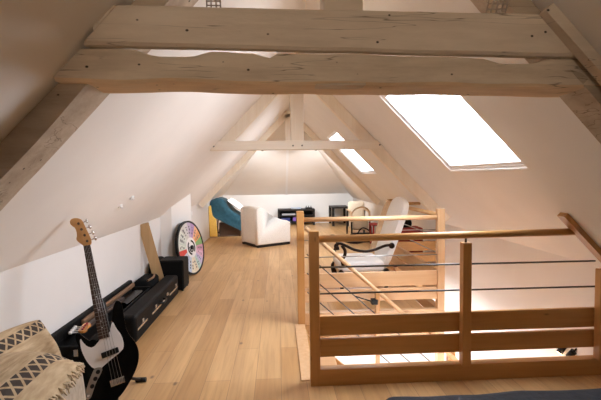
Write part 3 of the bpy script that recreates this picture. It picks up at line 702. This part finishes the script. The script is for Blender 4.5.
# kilim poufs bottom left
def pouf(name, label, sx_, sy_, sz_, mtx, side='pouf_side', group=None, dome=.05, fringe=True):
    r = thing(name, label, 'cushion', mtx=mtx, group=group)
    bm = bmesh.new(); N = 22
    def pnt(u, v, top):
        x, y = u*sx_/2, v*sy_/2
        q = ((1-abs(u)**3.2)*(1-abs(v)**3.2))**.8
        z = sz_/2 + dome*q - .03*(1-q) if top else -sz_/2 - .02*q
        k = 1 - .13*(abs(u*v))**1.5
        wob = .006*noise.noise(Vector((x*7, y*7, 1 if top else 5)))
        return Vector((x*k, y*k, z + wob))
    T = [[bm.verts.new(pnt(-1+2*i/N, -1+2*j/N, True)) for j in range(N+1)] for i in range(N+1)]
    for i in range(N):
        for j in range(N): bm.faces.new((T[i][j], T[i+1][j], T[i+1][j+1], T[i][j+1]))
    finish('top_cover', bm, 'kilim', r, smooth=True)
    loop = [(-1+2*i/N, -1) for i in range(N)] + [(1, -1+2*j/N) for j in range(N)] + [(1-2*i/N, 1) for i in range(N)] + [(-1, 1-2*j/N) for j in range(N)]
    bm = bmesh.new(); rows = []
    for t in range(7):
        q = t/6; row = []
        for u, v in loop:
            a, b = pnt(u, v, True), pnt(u, v, False); p = a.lerp(b, q)
            bul = 1 + .05*math.sin(PI*q); p.x *= bul; p.y *= bul; row.append(bm.verts.new(p))
        rows.append(row)
    n = len(loop)
    for A, Bq in zip(rows, rows[1:]):
        for k in range(n): bm.faces.new((A[k], A[(k+1) % n], Bq[(k+1) % n], Bq[k]))
    bm.faces.new(rows[-1])
    finish('side_cover', bm, side, r, smooth=True)
    if fringe:
        bm = bmesh.new(); rf = random.Random(5)
        for u, v in loop:
            for s in range(3):
                uu, vv = u + rf.uniform(-.04, .04), v + rf.uniform(-.04, .04)
                uu, vv = max(-1, min(1, uu)), max(-1, min(1, vv))
                p = pnt(uu, vv, True); o = Vector((u*abs(u)**3, v*abs(v)**3, 0))
                o = o.normalized() if o.length > .01 else Vector((1, 0, 0))
                tube(bm, [p - o*.006, p + o*.012 + Vector((0, 0, -.004)), p + o*rf.uniform(.016, .026) + Vector((rf.uniform(-.008, .008), rf.uniform(-.008, .008), -.024))], [.005, .005, .003], 5)
        f = finish('fringe', bm, 'fringe', r); f['kind'] = 'stuff'
    return r
pouf('pouf', 'square kilim pouf with fringed top edge, nearest in the bottom left corner', .56, .94, .47, Matrix.Translation((-1.245, 1.74, .275)) @ Matrix.Rotation(math.radians(4), 4, 'Z'), dome=.125)
cm = Matrix.Translation((-1.515, 2.44, .335)) @ Matrix.Rotation(math.radians(-5), 4, 'Z') @ Matrix.Rotation(math.radians(66), 4, 'Y')
pouf('floor_cushion', 'patterned kilim cushion propped against the left wall behind the fringed pouf', .46, .66, .12, cm, dome=.03, fringe=False, side='kilim')

# bed cover in the bottom right corner
be = thing('bed', 'dark charcoal bed cover, rounded corner, bottom right in front of the balustrade', 'bed', (1.2, 1.2, 0))
bm = bmesh.new(); box(bm, (.44, -.6, .12), (2.27, 1.86, .432), .07, 5)
bmesh.ops.subdivide_edges(bm, edges=[e for e in bm.edges if e.calc_length() > .3], cuts=30, use_grid_fill=True)
for v in bm.verts: v.co.z += .010*noise.noise(Vector((v.co.x*5, v.co.y*5, 0))) if v.co.z > .3 else 0
finish('cover', bm, 'charcoal', be, True, True)
for x in (.5, 2.05):
    for y in (-.45, 1.75): pb('leg', (x-.03, y-.03, 0), (x+.03, y+.03, .14), 'black_wood', be)

# ------------------------------------------------------------------ far furniture
d = Vector((.85, .53, 0)); ang = math.atan2(d.y, d.x)
so = thing('armchair', 'cream boucle armchair seen from behind in the middle of the far floor', 'armchair', (-.425, 8.38, 0), (0, 0, ang))
def pl_(bm, lo, hi, bev=.05, seg=4): return box(bm, lo, hi, bev, seg)
# local: x = seat direction (forward), y = across (away from viewer)
bm = bmesh.new(); prism(bm, [(.0, .05), (.80, .05), (.80, .47), (.72, .51), (.46, .55), (.30, .63), (.22, .72), (.16, .785), (.06, .805), (-.01, .775)], lambda u, v, w: (u, w, v), 0, .12, bev=.025); finish('side_panel', bm, 'boucle', so, smooth=True)
bm = bmesh.new(); prism(bm, [(.0, .05), (.80, .05), (.80, .47), (.72, .51), (.46, .55), (.30, .63), (.22, .72), (.16, .785), (.06, .805), (-.01, .775)], lambda u, v, w: (u, w, v), .60, .72, bev=.025); finish('side_panel', bm, 'boucle', so, smooth=True)
bm = bmesh.new(); pl_(bm, (-.005, .10, .05), (.19, .62, .815), .05); finish('backrest', bm, 'boucle', so, smooth=True)
bm = bmesh.new(); pl_(bm, (.15, .11, .10), (.80, .61, .40), .05); finish('seat', bm, 'boucle', so, smooth=True)
bm = bmesh.new(); box(bm, (.015, .015, .0), (.79, .70, .055)); finish('plinth', bm, 'black_wood', so)

# lounge chair with yellow pad, teal throw, white pillow
lg = thing('lounge_chair', 'low lounge chair with yellow pad at the left end of the far room', 'lounge chair', (-1.35, 10.5, 0))
def slab(bm, pts, y0, y1, th):                        # strip following a profile in x-z
    up = [Vector((p[0], 0, p[1])) for p in pts]; top = []
    for i, p in enumerate(up):
        t = (up[min(i+1, len(up)-1)] - up[max(i-1, 0)]).normalized(); top.append(p + Vector((-t.z, 0, t.x))*th)
    lo_ = [(p.x, p.z) for p in up]; hi_ = [(p.x, p.z) for p in top]
    prism(bm, lo_ + hi_[::-1], lambda u, v, w: (u, w, v), y0, y1)
prof = [(-1.60, .78), (-1.48, .80), (-1.36, .78), (-1.25, .62), (-1.10, .48), (-.88, .38)]
bm = bmesh.new(); box(bm, (-1.44, 10.20, .0), (-.93, 10.74, .33), .01); finish('shade_box', bm, 'brown_frame', lg, True)  # dark box standing in for the shade under the throw
bm = bmesh.new(); slab(bm, prof, 10.14, 10.80, .05); finish('pad', bm, 'yellow', lg, True)
bm = bmesh.new(); prism(bm, [(-1.635, .03), (-1.45, .03), (-1.475, .44), (-1.575, .52), (-1.59, .77), (-1.64, .75)], lambda u, v, w: (u, w, v), 9.94, 10.01, bev=.012); finish('pad_flap', bm, 'yellow', lg, True)
for y in (10.15, 10.79):
    bm = bmesh.new(); tube(bm, spline([(-1.615, y, .755), (-1.48, y, .775), (-1.37, y, .755), (-1.26, y, .595), (-1.11, y, .455), (-.87, y, .355)], 5), .016, 8)
    tube(bm, [(-1.58, y, .0), (-1.50, y, .77)], .016, 8); tube(bm, [(-.95, y, .0), (-.90, y, .36)], .016, 8); tube(bm, [(-1.60, y, .015), (-.92, y, .015)], .015, 8)
    finish('side_frame', bm, 'brown_frame', lg, True)
for z, x in ((.755, -1.60), (.575, -1.25), (.355, -.88)): pt('cross_bar', [(x, 10.15, z), (x, 10.79, z)], .015, 'brown_frame', lg, 8)
th = bmesh.new(); N1, N2 = 40, 24
base = spline([(-1.642, 0, .80), (-1.61, 0, .88), (-1.52, 0, .915), (-1.42, 0, .92), (-1.31, 0, .88), (-1.21, 0, .74), (-1.09, 0, .60), (-.95, 0, .52), (-.865, 0, .48), (-.835, 0, .40), (-.83, 0, .26)], 4)
G = []
for i, p in enumerate(base):
    row = []
    for j in range(N2+1):
        v = j/N2; y = 10.04 + .82*v
        sag = 0
        if v < .1: sag = (.1-v)/.1
        z = p.z - sag*max(0, p.z - (.50 - (p.x+1.6)*.5)) + .015*noise.noise(Vector((p.x*9, y*7, p.z*5)))
        row.append(th.verts.new((p.x + .012*noise.noise(Vector((y*9, p.z*8, 2))) , y, z)))
    G.append(row)
for a_, b_ in zip(G, G[1:]):
    for j in range(N2): th.faces.new((a_[j], a_[j+1], b_[j+1], b_[j]))
bmesh.ops.solidify(th, geom=th.faces[:], thickness=.012)
tag(finish('throw_blanket', th, 'teal', smooth=True), 'dark teal throw draped over the lounge chair in the far left corner', 'blanket')
def pillow(bm, a, b, t, mtx, N=14):
    for s in (1, -1):
        T = []
        for i in range(N+1):
            r = []
            for j in range(N+1):
                u, v = -1+2*i/N, -1+2*j/N
                q = max(0, (1-u*u)*(1-v*v))**.45
                r.append(bm.verts.new(mtx @ Vector((u*a/2*(1-.06*(1-abs(v))*abs(u)), v*b/2*(1-.06*(1-abs(u))*abs(v)), s*q*t/2))))
            T.append(r)
        for i in range(N):
            for j in range(N): bm.faces.new((T[i][j], T[i+1][j], T[i+1][j+1], T[i][j+1]))
    bmesh.ops.remove_doubles(bm, verts=bm.verts[:], dist=.0005)
bm = bmesh.new(); pillow(bm, .46, .40, .12, Matrix.Translation((-1.03, 10.36, .76)) @ Matrix.Rotation(math.radians(38), 4, 'Y') @ Matrix.Rotation(.15, 4, 'X'))
tag(finish('pillow', bm, 'white_fabric', smooth=True), 'white pillow lying on the teal throw', 'pillow')

# low black stand on the far wall
tv = thing('media_stand', 'low black open shelf unit against the far wall left of the post', 'shelf unit', (.53, 12.35, 0))
x0, x1, y0, y1 = -.02, 1.07, 12.20, 12.62
pb('top', (x0, y0, .42), (x1, y1, .47), 'black_wood', tv, .003)
pb('shelf', (x0+.04, y0+.02, .07), (x1-.04, y1, .105), 'black_wood', tv)
pb('shelf', (x0+.04, y0+.02, .26), (x1-.04, y1, .285), 'black_wood', tv)
for x in (x0, x1-.06):
    for y in (y0, y1-.05): pb('leg', (x, y, 0), (x+.06, y+.05, .42), 'black_wood', tv)
pb('back_panel', (x0+.04, y1-.012, .10), (x1-.04, y1, .42), 'black_wood', tv)
tag(pb('game_console', (.38, 12.25, .47), (.66, 12.50, .515), 'silver', None, .008), 'flat silver-blue box on top of the low black stand', 'electronics box')
rt = thing('router', 'small black router with stub antennas on the right end of the black stand', 'router', (.90, 12.35, .47))
pb('case', (.80, 12.27, .47), (1.00, 12.45, .505), 'black_plastic', rt, .006)
for x in (.83, .90, .97): pt('antenna', [(x, 12.43, .50), (x+.005, 12.44, .545)], .012, 'black_plastic', rt, 8)
tag(pb('storage_box', (.08, 12.26, .107), (.34, 12.5, .20), 'blue_case', None, .006), 'blue box on the lower shelf of the black stand', 'box')
tag(pb('storage_box', (.42, 12.26, .107), (.60, 12.5, .225), 'violet', None, .006), 'violet box on the lower shelf of the black stand', 'box')
tag(pb('disc_player', (.10, 12.26, .287), (.50, 12.5, .335), 'grey_paint', None, .006), 'slim grey player on the middle shelf of the black stand', 'player')
tag(pb('cardboard_box', (.70, 12.26, .107), (.96, 12.5, .21), 'silver', None, .006), 'pale box at the right of the lower shelf of the black stand', 'box')
# black side table
tb = thing('console_table', 'black open-frame table against the far wall right of the low stand', 'table', (1.85, 12.2, 0))
def leg4(root, x0, x1, y0, y1, z, w, mat):
    for x in (x0, x1-w):
        for y in (y0, y1-w): pb('leg', (x, y, 0), (x+w, y+w, z), mat, root)
leg4(tb, 1.52, 2.02, 11.75, 12.55, .50, .065, 'black_wood')
pb('tabletop', (1.52, 11.75, .50), (2.02, 12.55, .54), 'black_wood', tb, .003)
pb('shelf', (1.54, 11.77, .18), (2.0, 12.53, .21), 'black_wood', tb)

# beige armchair with bent wooden arms
ba = thing('easy_chair', 'beige easy chair with curved wooden arms under the right slope at the far end', 'armchair', (1.91, 9.8, 0))
bm = bmesh.new(); box(bm, (1.70, 9.55, .16), (2.08, 10.06, .42), .06, 4); finish('seat', bm, 'beige_fabric', ba, True, True)
bm = bmesh.new(); box(bm, (1.70, 10.04, .30), (2.10, 10.20, .80), .07, 4); finish('backrest', bm, 'beige_fabric', ba, True, True)
for y, s in ((0, 1.68), (0, 2.10)):
    pt('arm', spline([(s, 9.52, .36), (s, 9.54, .50), (s, 9.66, .58), (s, 9.90, .60), (s, 10.12, .60)], 6), .022, 'tan_trim', ba, 8)
    pt('leg', [(s, 9.53, .36), (s, 9.50, .0)], .022, 'black_wood', ba, 8)
    pt('leg', [(s, 10.10, .60), (s, 10.18, .0)], .022, 'black_wood', ba, 8)
bm = bmesh.new(); tube(bm, spline([(1.68, 9.53, .56), (1.77, 9.51, .66), (1.90, 9.50, .70), (2.03, 9.51, .67), (2.10, 9.53, .56)], 5), .018, 8); finish('front_bow', bm, 'tan_trim', ba, True)

# bags on the floor beyond the stairwell
bg = thing('travel_bag', 'flat black bag on the floor beyond the white carved chair', 'bag', (1.84, 9.0, 0))
bm = bmesh.new(); box(bm, (1.58, 8.75, 0), (2.10, 9.2, .17), .06, 4)
for v in bm.verts: v.co += Vector((.02, .02, .02))*noise.noise(v.co*7)
finish('bag_body', bm, 'black_cloth', bg, True, True)
pt('strap', spline([(1.68, 8.9, .16), (1.78, 8.85, .30), (1.92, 8.9, .26), (2.0, 8.95, .16)], 5), .014, 'black_plastic', bg, 8)
rb = thing('suitcase', 'dark red upright case standing close behind the back balustrade', 'suitcase', (1.92, 6.2, 0))
pb('shell', (1.70, 6.05, .0), (2.14, 6.35, .645), 'red', rb, .03, seg=3)
bm = bmesh.new(); tube(bm, [(1.82, 6.045, .40), (1.84, 6.02, .40), (2.0, 6.02, .40), (2.02, 6.045, .40)], .01, 8); finish('handle', bm, 'black_plastic', rb, True)
bk = thing('backpack', 'slumped black backpack lying on top of the dark red case', 'backpack', (1.86, 6.2, .645))
bm = bmesh.new(); box(bm, (1.74, 6.07, .645), (1.98, 6.33, .76), .05, 4)
for v in bm.verts: v.co += Vector((.02, .02, .025))*noise.noise(v.co*8)
for v in bm.verts: v.co.z = max(v.co.z, .647)
finish('bag_body', bm, 'black_cloth', bk, True, True)
pt('strap', spline([(1.80, 6.15, .74), (1.82, 6.12, .80), (1.88, 6.12, .81), (1.92, 6.18, .75)], 5), .012, 'black_plastic', bk, 8)
rc = thing('red_stool', 'small red stool beside the black bag, behind the carved chair', 'stool', (2.02, 8.5, 0))
pb('seat', (1.90, 8.35, .40), (2.14, 8.65, .44), 'red', rc, .006)
for x in (1.905, 2.10):
    for y in (8.36, 8.61): pb('leg', (x, y, 0), (x+.035, y+.035, .40), 'red', rc)

# carved white chair behind the stairs
ch = thing('carved_armchair', 'high-backed white upholstered armchair with dark carved scroll arms by the stairs', 'armchair', (1.05, 5.1, 0))
ya, yb = 4.80, 5.42
def bk_(u, v, w):                                  # u across (y), v up the back, w thickness
    return Vector((1.205 + .29*v/.84 + w*.95, u, .33 + v - w*.3))
top = [(ya+.02, -.06), (yb-.05, -.06), (yb-.03, .60), (yb-.02, .74), (yb-.10, .79), (yb-.20, .815), ((ya+yb)/2, .84), (ya+.20, .815), (ya+.10, .79), (ya+.0, .75), (ya+.0, .60)]
bm = bmesh.new(); prism(bm, smooth_poly(top, 1), bk_, 0, .075, bev=.02); finish('backrest', bm, 'white_fabric', ch, True, True)
bm = bmesh.new(); prism(bm, [(yb-.03, -.06), (yb+.02, -.06), (yb+.05, .5), (yb+.04, .76), (yb-.015, .74), (yb-.02, .6)], bk_, -.05, .06, bev=.008); finish('back_frame', bm, 'tan_trim', ch, True)
bm = bmesh.new(); box(bm, (.70, ya+.01, .29), (1.24, yb-.01, .42), .045, 4); finish('seat', bm, 'white_fabric', ch, True, True)
bm = bmesh.new(); box(bm, (.71, ya+.015, .245), (1.25, yb-.015, .30), .01); finish('seat_rail', bm, 'tan_trim', ch, True)
for y in (ya-.01, yb+.01):
    yl = y + (.04 if y < 5 else -.04)
    arm = pt('arm', spline([(1.315, y, .615), (1.23, y, .605), (1.12, y, .565), (1.0, y, .545), (.87, y, .57), (.76, y, .625), (.70, y, .645), (.655, y, .625), (.66, y, .59), (.695, y, .592)], 5), [.016]*40 + [.022]*6, 'carved', ch, 10)
    pt('arm_support', spline([(.73, y, .62), (.765, y, .56), (.76, y, .50), (.73, y, .45), (.745, y, .37)], 5), .019, 'carved', ch, 8)
    bm = bmesh.new(); bmesh.ops.create_icosphere(bm, subdivisions=2, radius=.036, matrix=Matrix.Translation((1.315, y, .605))); finish('arm_scroll', bm, 'carved', arm, True, True)
    for x, s in ((.75, -1), (1.24, 1)):
        pt('leg', spline([(x, yl, .31), (x+s*.045, yl, .24), (x+s*.02, yl, .12), (x+s*.02, yl, .05), (x+s*.055, yl, .014)], 5), [.040]*5+[.034]*5+[.022]*8+[.026]*3, 'carved', ch, 8)

# small fittings on the left slope
def fitting(label, z, y, c2):
    nL = Vector((M/NRM, 0, -1/NRM)); al = Vector((1/NRM, 0, M/NRM)); o = Vector((sx(-1, z), y, z))
    r = thing('wall_socket', label, 'socket', o)
    bm = bmesh.new(); prism(bm, smooth_poly([(-.026, -.022), (.026, -.022), (.026, .022), (-.026, .022)], 2), lambda u, v, w: o + Vector((0, 1, 0))*u + al*v + nL*w, 0, .012); finish('plate', bm, 'white_paint', r, True)
    if c2:
        bm = bmesh.new(); tube(bm, [o+nL*.01, o+nL*.028+Vector((0, -.008, 0))], .011, 8); finish('plug', bm, 'white_paint', r, True)
fitting('small white fitting on the left slope, the farther of two close together', 1.265, 3.74, True)
fitting('small white fitting on the left slope, the nearer of two close together', 1.20, 3.64, True)
bm = bmesh.new(); box(bm, (XL, 7.95, .72), (XL+.02, 8.08, .79), .005); tag(finish('wall_socket', bm, 'white_paint'), 'small socket plate on the low left wall behind the prize wheel', 'socket')

# ------------------------------------------------------------------ lamps
def spot_lamp(name, label, base, aim, power, col=(1, .70, .42), size=.05, ang=110, k=1.0):
    base = Vector(base); aim = Vector(aim).normalized()
    r = thing(name, label, 'lamp', base)
    pt('bracket', [base, base + aim*.05*k], .01*k, 'black_plastic', r, 8)
    c = base + aim*.05*k
    bm = bmesh.new(); tube(bm, [c, c+aim*.11*k], .038*k, 18); hs_ = finish('housing', bm, 'black_plastic', r, True)
    bm = bmesh.new(); disc(bm, c+aim*.1105*k, aim, .03*k, .002, 16); finish('bulb', bm, 'lamp_glow', hs_, True)
    ld = bpy.data.lights.new(name+'_light', 'SPOT'); ld.energy = power; ld.color = col; ld.shadow_soft_size = size
    ld.spot_size = math.radians(ang); ld.spot_blend = .8
    lo = bpy.data.objects.new(name+'_light', ld); COL.objects.link(lo); lo.parent = r
    lo.matrix_world = Matrix.Translation(c+aim*.125*k) @ aim.to_track_quat('-Z', 'Y').to_matrix().to_4x4()
    lo.matrix_parent_inverse = INV[r.name]; lo.matrix_basis = Matrix.Translation(c+aim*.125*k) @ aim.to_track_quat('-Z', 'Y').to_matrix().to_4x4()
spot_lamp('uplight', 'small black uplight on the back of the mid-room king post', (.246, 5.25, 2.30), (0, .55, .84), 30, col=(1, .82, .62), ang=130)
spot_lamp('uplight', 'small black uplight on the back of the old truss king post', (.25, 1.73, 2.2), (0, .6, .8), 22, col=(1, .76, .52), ang=130)
for x, lr in ((-.30, 'left'), (.80, 'right')):
    spot_lamp('spotlight', f'added fill spotlight on the back of the far truss collar, {lr} of its post', (x, 8.785, 2.08), (-.12 if x < 0 else .12, .9, -.52), 330, col=(.94, .97, 1), size=.12, ang=92)  # fill lamps added to brighten the hip and far wall
spot_lamp('spotlight', 'added unseen spotlight high on the back wall, brightening the near truss beams', (X0, -2.45, 1.98), (.0, 1, -.005), 150, col=(1, .82, .63), size=.05, ang=37)  # lamp added behind the camera, cone narrowed to light the beams, not the slope
for y, lr, am_ in ((3.17, 'left', (-.4, .1, -.75)), (3.05, 'right', (-.3, .4, -.75))):
    spot_lamp('spotlight', f'dark wall spotlight low on the right wall below the boards, {lr} of two', (XW, y, .07), am_, 9, ang=150, k=.62)

# ------------------------------------------------------------------ world, camera, view
w = bpy.data.worlds.new('sky'); S.world = w; w.use_nodes = True
bg_ = w.node_tree.nodes['Background']; wn, wl = w.node_tree.nodes, w.node_tree.links
tc = wn.new('ShaderNodeTexCoord'); sz = wn.new('ShaderNodeSeparateXYZ'); wl.new(tc.outputs['Generated'], sz.inputs['Vector'])
rw = wn.new('ShaderNodeValToRGB'); wl.new(sz.outputs['Z'], rw.inputs['Fac'])
rw.color_ramp.elements[0].position = 0; rw.color_ramp.elements[0].color = (.90, .93, 1, 1); rw.color_ramp.elements[1].position = 1; rw.color_ramp.elements[1].color = (.80, .89, 1, 1)
wl.new(rw.outputs['Color'], bg_.inputs['Color']); bg_.inputs['Strength'].default_value = 33.0

cd = bpy.data.cameras.new('camera'); cam = bpy.data.objects.new('camera', cd); COL.objects.link(cam); S.camera = cam
cd.sensor_fit = 'HORIZONTAL'; cd.sensor_width = 36; cd.lens = 36*419/601; cd.clip_start = .05; cd.clip_end = 200
yaw, pitch, roll = .0533, .0567, .0139
F = Vector((math.sin(yaw)*math.cos(pitch), math.cos(yaw)*math.cos(pitch), -math.sin(pitch)))
Rt = Vector((math.cos(yaw), -math.sin(yaw), 0)); U = Rt.cross(F)
R2 = math.cos(roll)*Rt - math.sin(roll)*U; U2 = math.sin(roll)*Rt + math.cos(roll)*U
cm_ = Matrix((R2, U2, -F)).transposed().to_4x4(); cm_.translation = (0, 0, 1.43); cam.matrix_world = cm_
S.view_settings.view_transform = 'Standard'; S.view_settings.look = 'None'; S.view_settings.exposure = -0.25; S.view_settings.gamma = 1
S.view_settings.use_curve_mapping = False
S.cycles.use_denoising = True; S.cycles.max_bounces = 12; S.cycles.diffuse_bounces = 8; S.cycles.sample_clamp_indirect = 6; S.cycles.caustics_reflective = False; S.cycles.caustics_refractive = False
